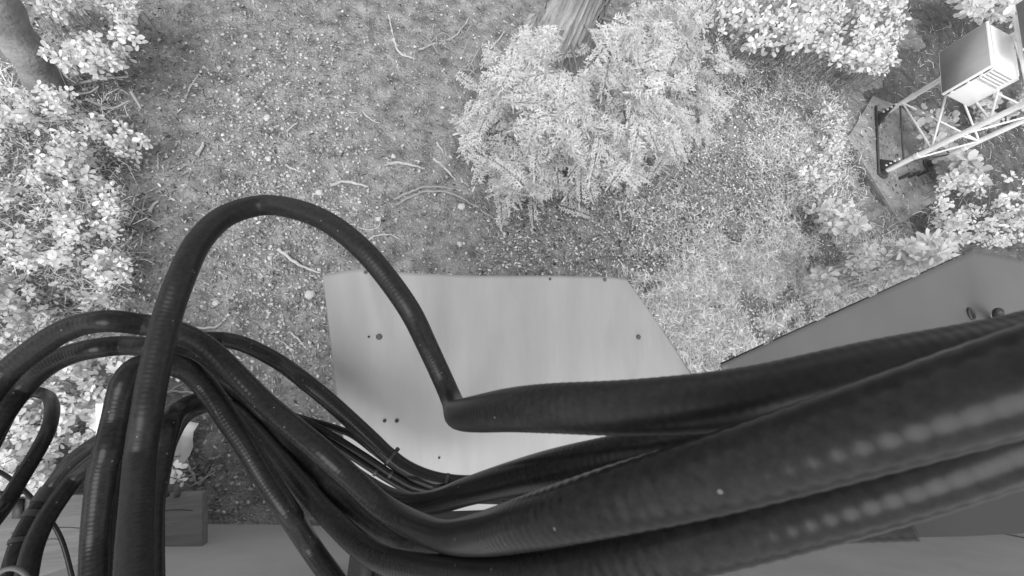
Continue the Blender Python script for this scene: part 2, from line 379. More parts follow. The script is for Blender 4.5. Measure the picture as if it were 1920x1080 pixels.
# dark rounded bracket plate low at the right, in front of the wall
zb = H-.33
bp = [(1688, 984), (1690, 997), (1694, 1004), (1702, 1008), (1800, 1006), (1920, 1000), (2080, 990), (2080, 840), (1920, 900), (1800, 940)]
mb = MB().prism([atz(x, y, zb) for x, y in bp][::-1], (0, 0, -.02)); o = mb.build('bracket_plate', M['bracket'], bevel=.004)
tag(o, 'dark round cornered bracket plate under the lowest thick cable at right', 'bracket')

# ================================================================== CABLES
def cable(name, pts, dia, label, cat='cable', ripple=.007, pitch=.0062, matn='jacket', sides=20):
    P = [atd(x, y, dia*F/wp) for x, y, wp in pts]
    C, u = spline(P, pitch/4)
    r = dia/2*(1+ripple*np.cos(2*np.pi*u/pitch))
    mb = MB().tube(C, r, sides)
    o = mb.build(name, M[matn], None, True); tag(o, label, cat, 'black cables hanging past the camera'); return o, C
D = .034
# loop cable
c1, C1 = cable('coaxial_cable', [(2250, 560, 132), (1920, 649, 126), (1650, 697, 121), (1400, 746, 114), (1200, 763, 104), (1030, 765, 91), (960, 768, 81), (908, 774, 71), (878, 777, 63), (863, 777, 57), (857, 774, 50),
    (853, 767, 44), (847, 750, 40), (832, 715, 38.5), (802, 650, 39), (770, 585, 41), (725, 520, 41), (680, 468, 41), (620, 420, 40), (560, 394, 39), (490, 385, 38), (425, 404, 40), (375, 450, 43), (340, 520, 46), (315, 590, 47),
    (300, 650, 48), (286, 715, 49), (275, 780, 50), (264, 850, 50), (258, 940, 54), (254, 1010, 58), (252, 1080, 62), (250, 1250, 72)], D,
    'black cable rising in the tall loop over the dirt and down again', matn='jacket_matte')
cA, CA = cable('coaxial_cable', [(2250, 606, 205), (1920, 712, 184), (1690, 783, 167), (1340, 889, 138), (1135, 942, 117), (1005, 976, 97), (900, 1001, 74), (828, 1003, 57), (754, 973, 47), (710, 944, 44), (650, 888, 42), (600, 843, 42),
    (540, 793, 41), (490, 750, 40), (444, 704, 40), (404, 665, 40), (364, 636, 40), (320, 618, 40), (271, 609, 40), (208, 602, 42), (155, 608, 42), (109, 626, 42), (46, 670, 42), (13, 699, 42), (-30, 752, 43), (-80, 840, 45)], D,
    'thickest black cable sweeping from right edge up to the top left arch', pitch=.0084, ripple=.0085)
cB, CB = cable('coaxial_cable', [(1700, 960, 96), (1300, 985, 74), (1050, 1010, 56), (900, 1018, 48), (800, 1022, 43), (757, 1014, 40), (718, 1000, 39), (672, 966, 38), (630, 922, 37), (594, 884, 35), (545, 832, 34), (506, 790, 33),
    (474, 758, 33), (430, 720, 33), (382, 684, 34), (340, 666, 35), (290, 653, 37), (229, 648, 37), (187, 652, 38), (133, 664, 38), (83, 689, 38), (42, 727, 38), (12, 764, 39), (-30, 830, 40), (-70, 920, 42)], D,
    'black cable of the lower left arch passing under the thickest cable')
cG, CG = cable('coaxial_cable', [(2250, 690, 168), (1920, 812, 154), (1690, 897, 141), (1340, 1005, 119), (1160, 1050, 104), (1005, 1078, 88), (900, 1079, 70), (800, 1068, 56), (718, 1048, 48), (666, 1015, 43), (608, 958, 39), (566, 912, 37), (517, 854, 35),
    (471, 805, 34), (436, 772, 34), (405, 757, 34), (369, 755, 35), (336, 771, 37), (314, 802, 41), (302, 850, 42), (292, 900, 43), (283, 945, 44), (281, 1010, 45), (281, 1080, 46), (284, 1240, 50)], D,
    'lowest black cable along the bottom ending in the small arch at left', pitch=.0084, ripple=.0085)
cF, CF = cable('coaxial_cable', [(760, 1250, 44), (690, 1170, 42), (621, 1080, 39), (580, 1022, 38), (542, 962, 40), (496, 893, 40), (458, 830, 40), (430, 790, 40), (408, 756, 40), (380, 719, 40), (352, 694, 41), (320, 683, 42), (285, 682, 42), (255, 692, 44), (236, 716, 45),
    (218, 785, 45), (205, 840, 46), (194, 880, 46), (185, 950, 46), (180, 1010, 46), (178, 1080, 47), (176, 1250, 50)], D,
    'black cable of the middle arch dropping across the shelter wall')
cH, CH = cable('coaxial_cable', [(2250, 640, 98), (1920, 706, 94), (1600, 768, 92), (1300, 832, 88), (1127, 862, 78), (1040, 878, 70), (960, 897, 60), (874, 922, 50), (820, 940, 44), (774, 945, 40), (740, 938, 38), (706, 922, 36), (650, 884, 34), (600, 841, 32), (540, 790, 30), (490, 748, 29), (440, 708, 29),
    (380, 660, 29), (325, 650, 29), (296, 690, 29), (280, 760, 29), (266, 850, 30), (258, 950, 31), (252, 1080, 33), (250, 1200, 34)], D,
    'black cable squeezed between the loop cable and the thickest cable')
cD, CD = cable('coaxial_cable', [(1300, 850, 44), (1100, 872, 38), (980, 895, 34), (910, 906, 31), (855, 906, 30), (808, 898, 30), (762, 879, 30), (729, 855, 30), (692, 820, 30), (652, 783, 30), (614, 749, 30), (568, 712, 30), (531, 684, 29), (491, 661, 29), (452, 644, 29), (417, 637, 29), (385, 637, 30), (345, 645, 31), (300, 660, 33),
    (262, 690, 35), (240, 740, 37), (228, 800, 38), (220, 860, 39), (215, 940, 41), (213, 1010, 42), (214, 1080, 43), (216, 1240, 46)], D,
    'thin looking black cable crossing the left edge of the metal hood')
thin = [
 ([(1100, 905, 17), (960, 918, 15), (880, 922, 14), (820, 914, 13), (775, 897, 13), (735, 872, 12.5), (700, 845, 12.5), (660, 815, 12.5), (620, 800, 12.5), (570, 786, 12.5), (500, 764, 12.5), (440, 753, 12.5), (400, 752, 12.5), (350, 768, 13), (322, 810, 13), (300, 880, 14), (285, 960, 14), (280, 1080, 15), (280, 1200, 15)], 'upper slim black cable tied beside the hood edge'),
 ([(1100, 925, 17), (960, 932, 15), (880, 930, 14), (820, 922, 13), (775, 912, 13), (735, 890, 13), (700, 866, 13), (660, 840, 13), (620, 815, 13), (575, 792, 13), (500, 770, 13), (440, 758, 13), (400, 758, 13), (352, 776, 13), (326, 815, 13), (304, 885, 14), (288, 960, 14), (284, 1080, 15), (284, 1200, 15)], 'middle slim black cable tied beside the hood edge'),
 ([(1100, 935, 17), (960, 938, 15), (880, 936, 14), (815, 929, 13), (770, 921, 13), (728, 899, 13), (692, 876, 13), (652, 850, 13), (612, 823, 13), (570, 798, 13), (500, 776, 13), (440, 764, 13), (400, 764, 13), (354, 783, 13), (330, 820, 13), (308, 890, 14), (292, 960, 14), (286, 1080, 15), (286, 1200, 15)], 'lower slim black cable tied beside the hood edge')]
TH = []
for pts, lab in thin:
    o, C = cable('slim_cable', pts, .0145, lab, ripple=.006, pitch=.004, sides=12); TH.append((o, C))
cL, CL = cable('slim_cable', [(-80, 1060, 30), (-20, 985, 28), (12, 944, 26), (38, 899, 25), (65, 855, 24), (88, 812, 23), (97, 780, 22), (97, 758, 21), (86, 741, 20), (66, 735, 20), (45, 742, 20), (25, 765, 20), (5, 800, 21), (-25, 860, 22), (-60, 940, 23)], .022,
    'slim black cable bent in a tight hook at the left edge', ripple=.005, sides=14)
for pts, lab in [([(248, 1000, 31), (252, 900, 30), (248, 830, 28), (225, 812, 27), (184, 828, 26), (136, 864, 26), (98, 911, 26), (68, 956, 27), (42, 1003, 28), (24, 1056, 29), (8, 1130, 31), (0, 1220, 32)], 'outer black cable of the tied pair curving into the lower left corner'),
                 ([(262, 1020, 33), (266, 930, 32), (262, 870, 30), (238, 848, 29), (200, 852, 29), (174, 868, 29), (142, 896, 29), (110, 937, 30), (83, 979, 31), (62, 1027, 32), (50, 1080, 33), (40, 1160, 34), (36, 1240, 35)], 'inner black cable of the tied pair curving into the lower left corner')]:
    o, C = cable('slim_cable', pts, .029, lab, ripple=.005, sides=16)
    if 'outer' in lab: cL2, CL2 = o, C
cable('slim_cable', [(-60, 868, 8), (-20, 876, 8), (8, 890, 8), (30, 906, 8), (60, 935, 8), (110, 1000, 8), (140, 1100, 8)], .0095, 'very thin black wire behind the hooked cable at left', ripple=0, sides=8)
cable('slim_cable', [(-40, 1140, 9), (-18, 1095, 9), (5, 1070, 9), (28, 1066, 9), (48, 1078, 9), (58, 1110, 9), (50, 1150, 9)], .006, 'pale thin wire ring in the bottom left corner', ripple=0, matn='sheet_dark', sides=8)

# cable ties: rings round the cables they hold (parts of those cables)
def ring(parent, C, px, py, rad, width=.005, knob=None, mtl='tie', squash=1.0):
    r = ray(px, py); r = r/np.linalg.norm(r); d = C-CAM; k = np.linalg.norm(np.cross(d, r), axis=1).argmin(); k = min(max(k, 2), len(C)-3)
    T = C[k+2]-C[k-2]; T /= np.linalg.norm(T)
    mb = MB().tube([C[k]-T*width/2, C[k]+T*width/2], [rad, rad], 20); o = mb.build('cable_tie', M[mtl], parent, True)
    if knob is not None:
        v = (CAM-C[k]); s = np.cross(T, v); s /= np.linalg.norm(s); s = s*knob; q = C[k]+s*(rad+.002)
        MB().cbox(q, T*.009, s*.009, np.cross(T, s)*.009).build('tie_head', M[mtl], o, bevel=.002)
ring(cD, CD, 733, 858, .0182, .006, knob=1)
ring(cD, CD, 838, 902, .0182, .006)
ring(TH[2][0], TH[2][1], 705, 885, .0092, .006); ring(TH[1][0], TH[1][1], 733, 889, .0092, .005)
ring(TH[0][0], TH[0][1], 752, 884, .0092, .005)
ring(cL2, CL2, 62, 965, .0165, .012, knob=-1); ring(cL2, CL2, 36, 1015, .0165, .008, knob=-1); ring(cL2, CL2, 84, 932, .0165, .03)

# ================================================================== LATTICE TOWER
L1 = np.array([4.474, 2.407, 0]); L2 = np.array([4.273, 1.788, 0]); L3 = np.array([4.909, 1.923, 0]); LEG = [L1, L2, L3]
UP = np.array([0, 0, 1.0]); base_z = .025
tw = empty('lattice_tower', tuple((L1+L2+L3)/3+UP*base_z)); tag(tw, 'galvanized triangular lattice tower on the concrete pad', 'tower')
for Lg in LEG:
    MB().tube([Lg+UP*(base_z-.02), Lg+UP*4.2], .022, 14).build('leg', M['galv'], tw, True)
    MB().tube([Lg+UP*(base_z-.02), Lg+UP*(base_z+.05)], .03, 14).build('leg_sleeve', M['steel_dark'], tw, True)
    disc(Lg+UP*(base_z), .06, .012, 16).build('foot_plate', M['steel_dark'], tw)
    for zz in (.3, 1.35, 2.4): MB().tube([Lg+UP*zz, Lg+UP*(zz+.03)], .027, 12).build('collar', M['galv'], tw)
step = .19
for (a, b, ph) in [(0, 1, 0), (1, 2, 0), (2, 0, 1)]:
    z = .23; k = ph
    while z < 4.0:
        p = LEG[a] if k % 2 == 0 else LEG[b]; q = LEG[b] if k % 2 == 0 else LEG[a]
        MB().tube([p+UP*z, q+UP*(z+step)], .008, 8).build('brace', M['galv'], tw, True); z += step; k += 1
for (a, b) in [(0, 1), (1, 2), (2, 0)]:
    MB().tube([LEG[a]+UP*.21, LEG[b]+UP*.21], .007, 8).build('brace', M['steel_dark'], tw, True)
e = (L2-L1); Le = np.linalg.norm(e); e /= Le; f = np.array([e[1], -e[0], 0]); f = f if f[0] < 0 else -f     # f: towards the camera side
o0 = L1 - e*.1 + f*.045 + UP*base_z
MB().box(o0, e*(Le+.14), f*.01, UP*.022).build('base_angle', M['steel_dark'], tw)
for Lg, sgn in ((L1, 1), (L2, -1)):
    a = Lg + f*.03 + UP*(base_z+.005)
    MB().prism([a, a+e*sgn*.14, a+UP*.17], f*.008).build('gusset', M['steel_dark'], tw)
    for k in range(4):
        q = Lg + f*.0395 + UP*(.1+k*.035) + e*sgn*.02
        MB().tube([q, q+f*.012], .008, 6).build('bolt', M['galv'], tw)
for k in range(3):
    q = lerp(L2, L3, .35+.2*k)+UP*base_z - np.array([0.02, .09, 0]); MB().tube([q-UP*.03, q+UP*.1], .016, 8).build('anchor_bolt', M['steel_dark'], tw)
q0 = L1+f*.03+UP*1.03; q1 = L2+f*.03+UP*1.03
MB().tube([q0-e*.12, q1+e*.12], .012, 8).build('cross_bar', M['galv'], tw, True)

# cabinets fixed to the tower
def cabinet(x, y, z, a, wd, dp, ht, label):
    u = np.array([math.cos(a), math.sin(a), 0]); v = np.array([-u[1], u[0], 0]); o = np.array([x, y, z])
    cb = empty('equipment_cabinet', tuple(o)); tag(cb, label, 'cabinet', 'cabinets on the lattice tower')
    MB().box(o+v*.045+u*.006+UP*.006, u*(wd-.012), v*(dp-.045), UP*(ht-.012)).build('body', M['white_paint'], cb, bevel=.004)
    MB().box(o+v*.022+u*.016+UP*.016, u*(wd-.032), v*.023, UP*(ht-.032)).build('gasket', M['black'], cb)
    dr = MB().box(o+v*.002, u*wd, v*.02, UP*ht).build('door', M['white_paint'], cb, bevel=.003)
    MB().box(o+u*.006+UP*.006, u*(wd-.016), v*.0015, UP*(ht-.016)).build('door_panel', M['door_paint'], dr)
    s = o+u*(wd-.006)
    for k in range(5):           # louvres at the upper end of the side, running horizontally
        q = s + v*(.05) + UP*(ht*.66+k*.021)
        MB().prism([q, q+u*.011+UP*.002, q+UP*.013], v*(dp-.09)).build('louvre', M['white_paint'], cb)
    MB().box(s+v*.045+UP*(ht*.62), u*.0025, v*(dp-.07), UP*.006).build('trim', M['white_paint'], cb)
    for zz in (.12, .45, .7, .9):
        q = s+v*.026+UP*ht*zz; MB().box(q, u*.016, v*.012, UP*.02).build('latch', M['galv'], cb, bevel=.002)
    for zz in (.1, .85):
        q = o+v*dp+u*wd*.2+UP*ht*zz; MB().box(q, u*wd*.6, v*.05, UP*.02).build('mount_rail', M['galv'], cb)
    return cb
cabinet(4.235, 2.50, .683, -1.921, .447, .265, .311, 'white louvred cabinet with grey door fixed to the tower')
cabinet(4.30, 2.52, 1.12, -1.921, .447, .211, .42, 'upper cabinet on the tower cut off by the right edge')

# ================================================================== VEGETATION
LT = np.array([[0, 0, 0], [.4, -.42, .07], [.4, .42, .07], [.4, 0, 0], [.8, -.46, .04], [.8, .46, .04], [.8, 0, -.03], [1, 0, -.07]])
LTQ = np.array([[1, 4, 6, 3], [3, 6, 5, 2]]); LTT = np.array([[0, 1, 3], [0, 3, 2], [4, 7, 6], [6, 7, 5]])
def norm(a): return a/(np.linalg.norm(a, axis=-1, keepdims=True)+1e-9)
def leaves(mb, P, Dv, Nv, Ln, Wd):
    P = np.asarray(P); Dv = norm(np.asarray(Dv)); Nv = np.asarray(Nv); Nv = norm(Nv-Dv*np.sum(Nv*Dv, -1, keepdims=True)); S = np.cross(Nv, Dv)
    Ln = np.asarray(Ln)[:, None, None]; Wd = np.asarray(Wd)[:, None, None]
    V = P[:, None, :] + Dv[:, None, :]*LT[None, :, 0:1]*Ln + S[:, None, :]*LT[None, :, 1:2]*Wd + Nv[:, None, :]*LT[None, :, 2:3]*Ln
    k = len(P); off = (np.arange(k)*8)[:, None, None]
    mb.add(V.reshape(-1, 3), (LTQ[None]+off).reshape(-1, 4), (LTT[None]+off).reshape(-1, 3))
def inpoly(x, y, poly):
    c = False; m = len(poly)
    for a in range(m):
        x1, y1 = poly[a]; x2, y2 = poly[(a+1) % m]
        if (y1 > y) != (y2 > y) and x < (x2-x1)*(y-y1)/(y2-y1)+x1: c = not c
    return c
def sample(poly, k):
    xs_ = [p[0] for p in poly]; ys_ = [p[1] for p in poly]; out = []
    while len(out) < k:
        x = rng.uniform(min(xs_), max(xs_)); y = rng.uniform(min(ys_), max(ys_))
        if inpoly(x, y, poly): out.append((x, y))
    return out
def shrub(name, label, poly, whorls, hmin, hmax, leaf=.027, per=7, ratio=.56, mt='leaf', cat='shrub', spread=.12, upright=.35, clus=1.0):
    """leafy stems rising from the ground, a whorl of leaves at each tip and a looser one below it"""
    leaf *= .95 if name == 'weed' else 1
    sd0 = float(rng.integers(1000)); pts = []; tries = 0
    while len(pts) < int(whorls*clus*(1.7 if name != 'leafy_shrub' else 1.2)):
        x, y = sample(poly, 1)[0]
        tries += 1
        if tries > whorls*12 or vnoise(np.array([x/38]), np.array([y/38]), sd0)[0] > (-.06 if name == 'leafy_shrub' else -.3): pts.append((x, y))
    cx = np.mean([p[0] for p in pts]); cy = np.mean([p[1] for p in pts])
    root = onground(cx, cy); t = empty(name, tuple(root)); tag(t, label, cat)
    lm = MB(); smb = MB(); P = []; Dv = []; Nv = []; Ln = []; Wd = []
    for x, y in pts:
        h = rng.uniform(hmin, hmax); tip = atz(x, y, h)
        b = tip + np.array([rng.normal()*spread, rng.normal()*spread, 0]); b[2] = ground_h(b[0:1], b[1:2])[0]-.01
        gp = atz(x, y, 0); b[:2] = lerp(lerp(b[:2], root[:2], .1), gp[:2], .55)
        mid = lerp(b, tip, .55) + np.array([rng.normal()*.02, rng.normal()*.02, .03])
        smb.tube([b, mid, tip], [.003, .002, .0015], 4, False)
        ax = norm(tip-mid); ax = norm(ax + np.array([0, 0, .8]))
        u = norm(np.cross(ax, [1, .3, 0])); v = np.cross(ax, u)
        sz = rng.uniform(.65, 1.3)
        for ring_, (off_, nn, el) in enumerate([(0, per, upright), (-.035, per-2, .05), (-.08, 3, -.1)]):
            a0 = rng.uniform(0, 6.28)
            for q in range(nn):
                an = a0+q*2*math.pi/nn+rng.normal()*.5; e_ = el+rng.normal()*.4
                dv_ = (u*math.cos(an)+v*math.sin(an))*math.cos(e_)+ax*math.sin(e_)
                ln = leaf*sz*rng.uniform(.5, 1.2)
                P.append(tip+ax*(off_+rng.uniform(-.02, .004))*sz+dv_*.006); Dv.append(dv_); Nv.append(ax+rng.normal(size=3)*.25); Ln.append(ln); Wd.append(ln*ratio*rng.uniform(.85, 1.15))
    leaves(lm, P, Dv, Nv, Ln, Wd)
    lm.build('foliage', M[mt], t, True); smb.build('stem', M['stem'], t, True)
    return t
S = shrub
S('leafy_shrub', 'bright rounded shrub at the top left above the dead twigs', [(52, -30), (245, -30), (248, 80), (215, 120), (150, 128), (75, 100)], 95, .3, .6)
S('leafy_shrub', 'sprawling bright shrub at the left edge level with the tangled twigs', [(-60, 150), (40, 165), (165, 150), (170, 280), (120, 330), (-60, 330)], 75, .15, .45)
S('leafy_shrub', 'low straggling shrub reaching the dirt beside the tangled twigs', [(130, 210), (280, 215), (265, 300), (235, 400), (130, 360)], 42, .1, .3)
S('leafy_shrub', 'broad leafy shrub at the left edge halfway up', [(-60, 330), (120, 320), (140, 460), (60, 520), (-60, 520)], 62, .1, .4)
S('leafy_shrub', 'leafy shrub spilling onto the dirt left of the tall cable loop', [(110, 360), (225, 380), (235, 520), (190, 560), (90, 540)], 48, .1, .35)
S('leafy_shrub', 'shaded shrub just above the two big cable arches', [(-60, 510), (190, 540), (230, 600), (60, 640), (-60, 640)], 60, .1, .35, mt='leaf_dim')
S('leafy_shrub', 'bright leaves showing inside the large cable arch', [(60, 660), (250, 640), (330, 700), (240, 770), (130, 770)], 60, .25, .5)
S('leafy_shrub', 'bright leaves framed by the hooked cable at left', [(-60, 730), (100, 720), (130, 800), (60, 905), (-60, 915)], 85, .35, .6)
S('leafy_shrub', 'bright leaves between the hooked cable and the tied pair', [(110, 770), (230, 760), (190, 850), (90, 925), (30, 930)], 60, .35, .55)
S('leafy_shrub', 'small bright plant behind the white stake in the arch legs', [(215, 760), (345, 800), (350, 905), (220, 915)], 26, .25, .45)
# right side: bigger leaves
S('broadleaf_bush', 'bright broadleaf bush hanging in at the top edge', [(1350, -30), (1520, -30), (1530, 60), (1440, 95), (1350, 70)], 80, .5, .9, leaf=.037, per=5, ratio=.62)
S('broadleaf_bush', 'large pale leaved bush at the top beside the tower box', [(1480, -30), (1700, -30), (1700, 70), (1650, 120), (1570, 110), (1500, 80)], 110, .5, 1.0, leaf=.037, per=5, ratio=.6)
S('broadleaf_bush', 'drooping pale leaves hanging toward the concrete pad', [(1570, 90), (1680, 100), (1680, 140), (1600, 125)], 16, .35, .6, leaf=.037, per=5, ratio=.6)
S('weed', 'pale upright weed beside the upper corner of the concrete pad', [(1530, 185), (1590, 185), (1605, 250), (1560, 240)], 9, .15, .35, leaf=.037, per=6, ratio=.45, upright=.8, cat='plant')
S('weed', 'bright leafy weed left of the concrete pad', [(1500, 265), (1590, 250), (1570, 370), (1500, 365)], 22, .15, .4, leaf=.037, per=6, ratio=.5, cat='plant')
S('weed', 'bright small weed below the left side of the pad', [(1530, 385), (1615, 385), (1610, 430), (1550, 425)], 11, .12, .3, leaf=.075, per=6, ratio=.5, cat='plant')
S('broadleaf_bush', 'bush at the right edge just above the dark metal cover', [(1770, 330), (1990, 330), (1990, 465), (1840, 460), (1760, 430)], 80, .3, .7, leaf=.037, per=6, ratio=.55, mt='leaf')
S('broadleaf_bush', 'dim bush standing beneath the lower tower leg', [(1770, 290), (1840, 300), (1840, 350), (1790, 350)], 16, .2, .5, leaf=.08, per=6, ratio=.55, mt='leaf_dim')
S('weed', 'very bright spiky plant at the dark cover left of its peak', [(1595, 455), (1680, 450), (1700, 520), (1620, 530)], 24, .5, .9, leaf=.037, per=7, ratio=.4, upright=.7, cat='plant')
S('weed', 'bright feathery plant at the upper edge of the dark cover', [(1690, 450), (1800, 440), (1770, 490), (1690, 520)], 26, .5, .9, leaf=.07, per=7, ratio=.4, upright=.7, cat='plant')
S('weed', 'single bright rosette in the straw above the dark cover', [(1530, 510), (1562, 510), (1562, 545), (1530, 545)], 4, .3, .4, leaf=.07, per=7, ratio=.45, upright=.3, cat='plant')
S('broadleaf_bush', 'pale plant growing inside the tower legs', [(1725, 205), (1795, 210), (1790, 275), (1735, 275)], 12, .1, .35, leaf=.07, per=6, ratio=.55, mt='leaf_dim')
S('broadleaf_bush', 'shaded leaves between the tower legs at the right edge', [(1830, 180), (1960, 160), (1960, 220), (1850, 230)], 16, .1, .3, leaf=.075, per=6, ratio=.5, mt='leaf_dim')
S('broadleaf_bush', 'bush behind the white cabinet in the top right corner', [(1800, -40), (2000, -60), (2000, 40), (1880, 40), (1820, 30)], 40, .3, .8, leaf=.07, per=6, ratio=.55, mt='leaf')

# cedar: trunk with root flare at the top, low drooping fan sprays
tb = onground(1040, 108); ct = empty('cedar_tree', tuple(tb)); tag(ct, 'cedar tree with ridged bark and bright drooping sprays at the top centre', 'tree')
NS, NR = 120, 60; V = []
lean = np.array([.0, .03, 0])
for b in range(NR):
    h = -.1 + 4.6*(b/(NR-1))**1.5; r0 = .15 + .14*math.exp(-max(h, 0)/.22) - .02*max(h, 0)
    for a in range(NS):
        t = a/NS*2*math.pi
        fl = .11*math.exp(-max(h, 0)/.2)*max(0, math.cos(3*t+.6))
        ridge = .04*abs(math.sin(t*17+2.2*math.sin(h*2.3+t*2)+h*1.4)) + .012*math.sin(t*41+h*6+3*math.sin(t*3+h*5))
        r = r0+fl+ridge
        V.append(tb*[1, 1, 0]+np.array([r*math.cos(t), r*math.sin(t), h])+lean*h)
i = np.arange(NR-1)[:, None]*NS; j = np.arange(NS)[None, :]; jn = (j+1) % NS
link('trunk', mesh_np(np.array(V), np.stack([i+j, i+jn, i+NS+jn, i+NS+j], -1).reshape(-1, 4), True), M['bark'], ct)
def spray(acc, p, d, nrm, L):
    """flat cedar fan: axis, alternating side shoots, each with small scale lobes"""
    d = norm(d); nrm = norm(nrm-d*np.dot(nrm, d)); s = np.cross(nrm, d); K = max(5, int(L*42))
    for k in range(K):
        t = .12+.8*k/K; droop = -.12*t*t*L
        for sg in (-1, 1):
            a = p+d*L*t+UP*droop+s*0; ang = .8+rng.normal()*.12; sl = min(L*(.36*(1-t)+.1), .058-.02*t)*rng.uniform(.75, 1.2)
            dv_ = norm(d*math.cos(ang)+s*sg*math.sin(ang)+nrm*rng.normal()*.22)
            acc.append((a, dv_, nrm, sl, sl*.16))
            for m_ in range(4):
                tt = .18+.2*m_; sd_ = 1 if m_ % 2 else -1
                dv2 = norm(dv_*.75+np.cross(nrm, dv_)*sd_*.65+nrm*rng.normal()*.25)
                acc.append((a+dv_*sl*tt, dv2, nrm+rng.normal(size=3)*.2, sl*.48, sl*.17))
    acc.append((p+d*L*.85+UP*(-.2*L), d, nrm, L*.22, L*.05))
LOB = np.array([[0, 0, 0], [.4, -.5, 0], [.4, .5, 0], [.85, -.32, -.04], [.85, .32, -.04], [1, 0, -.08]])
def lobes(mb, acc):
    P = np.array([a[0] for a in acc]); Dv = norm(np.array([a[1] for a in acc])); Nv = np.array([a[2] for a in acc]); Nv = norm(Nv-Dv*np.sum(Nv*Dv, -1, keepdims=True)); Sv = np.cross(Nv, Dv)
    Ln = np.array([a[3] for a in acc])[:, None, None]; Wd = np.array([a[4] for a in acc])[:, None, None]
    V = P[:, None]+Dv[:, None]*LOB[None, :, 0:1]*Ln+Sv[:, None]*LOB[None, :, 1:2]*Wd+Nv[:, None]*LOB[None, :, 2:3]*Ln
    off = (np.arange(len(P))*6)[:, None, None]
    mb.add(V.reshape(-1, 3), (np.array([[0, 1, 2], [3, 5, 4]])[None]+off).reshape(-1, 3), (np.array([[1, 3, 4, 2]])[None]+off).reshape(-1, 4))
clumps = [  # photo outline of the sprays, height range, number
    ([(965, 75), (1035, 60), (1045, 180), (960, 200), (930, 150)], .5, .95, 60),
    ([(880, 205), (960, 160), (985, 260), (935, 295), (870, 278)], .2, .5, 40),
    ([(960, 170), (1085, 150), (1100, 270), (1000, 290)], .6, 1.05, 75),
    ([(935, 290), (1080, 260), (1160, 310), (1060, 350), (990, 375), (935, 350)], .2, .6, 85),
    ([(1080, 240), (1210, 240), (1190, 330), (1090, 340)], .4, .8, 60),
    ([(1120, 50), (1250, 30), (1270, 160), (1170, 180), (1110, 130)], .6, 1.1, 66),
    ([(1150, 170), (1290, 200), (1300, 275), (1190, 290), (1110, 230)], .4, .9, 70),
    ([(1240, 80), (1370, 90), (1345, 190), (1260, 200)], .4, .8, 42),
    ([(1190, 20), (1340, -10), (1340, 60), (1230, 70)], .6, 1.0, 40),
    ([(1065, 150), (1150, 150), (1160, 310), (1080, 300)], .3, .85, 60),
    ([(880, 180), (960, 100), (1000, 320), (940, 370), (900, 310)], .08, .35, 40),
    ([(1150, 250), (1330, 180), (1340, 260), (1200, 330)], .1, .4, 50),
    ([(865, 150), (950, 40), (1390, 20), (1380, 220), (1250, 310), (1100, 390), (935, 395), (865, 300)], .08, .5, 110)]
for poly, z0, z1, cnt in clumps:
    acc = []; cxy = np.mean(poly, axis=0); cen = atz(cxy[0], cxy[1], (z0+z1)/2)
    hub = tb*[1, 1, 0]+UP*(z0*.7); out = norm((cen-hub)*[1, 1, 0]); bb = MB()
    bb.tube(spline([hub-out*.05, lerp(hub, cen, .4)-UP*.05, cen-UP*.1, cen+out*.1-UP*.15], .04)[0], np.linspace(.009, .003, max(int(1), len(spline([hub-out*.05, lerp(hub, cen, .4)-UP*.05, cen-UP*.1, cen+out*.1-UP*.15], .04)[0]))), 6)
    br = bb.build('branch', M['dark_bark'], ct, True)
    for x, y in sample(poly, int(cnt*1.1)):
        p = atz(x, y, rng.uniform(z0, z1)); dd = norm((p-hub)*[1, 1, 0])
        an = rng.normal()*1.1; dd = np.array([dd[0]*math.cos(an)-dd[1]*math.sin(an), dd[0]*math.sin(an)+dd[1]*math.cos(an), -.08+rng.normal()*.2])
        spray(acc, p-dd*.1, dd, UP+rng.normal(size=3)*.3, rng.uniform(.1, .19) if rng.random() < .7 else rng.uniform(.2, .3))
    mb = MB(); lobes(mb, acc); o = mb.build('foliage', M['cedar'], br, False); o.matrix_parent_inverse = br.matrix_world.inverted(); o.matrix_parent_inverse = Matrix.Identity(4); 

# leaning trunk, top left
p0 = onground(92, 190); p1 = atz(-40, -60, .75); lt = empty('leaning_trunk', tuple(p0)); tag(lt, 'dark leaning tree trunk in the top left corner', 'tree')
Cc, _ = spline([p0-UP*.1, lerp(p0, p1, .3)+np.array([.03, 0, .02]), lerp(p0, p1, .7), p1, p1+(p1-p0)*1.2+UP*1.6], .03)
mb = MB().tube(Cc, np.linspace(.085, .05, len(Cc))*(1+.08*np.sin(np.arange(len(Cc))*.9)), 18); mb.build('trunk', M['dark_bark'], lt, True)
for k in range(3):
    q = Cc[int(len(Cc)*(.5+.15*k))]; mb = MB().tube(spline([q, q+np.array([-.3+.1*k, .2, .25]), q+np.array([-.7+.2*k, .45, .5])], .05)[0], .018, 6); mb.build('limb', M['dark_bark'], lt, True)

# ================================================================== STICKS, ROOTS
def stick(name, pts, rad, label, mt='wood', cat='stick', lift=0.0, taper=.5):
    P = []
    for x, y in pts:
        P.append(onground(x, y, rad*.7+lift))
    C, u = spline(P, .02); C = C + (np.stack([vnoise(u*40, u*0, 3), vnoise(u*40, u*0+5, 4), vnoise(u*40, u*0+9, 5)*.4], 1))*rad*1.2
    r = np.linspace(rad, rad*taper, len(C))*(1+.25*vnoise(u*60, u*0, 8))
    mb = MB().tube(C, r, 7); o = mb.build(name, M[mt], None, True); tag(o, label, cat); return o
stick('fallen_stick', [(728, 308), (760, 308), (795, 318)], .012, 'short pale stick with a forked end in the middle of the dirt')
stick('fallen_stick', [(815, 299), (835, 318), (855, 340)], .011, 'straight pale stick lying slantwise right of the forked one')
stick('fallen_stick', [(820, 268), (826, 278), (832, 288)], .008, 'tiny stub of wood above the slanting straight stick')
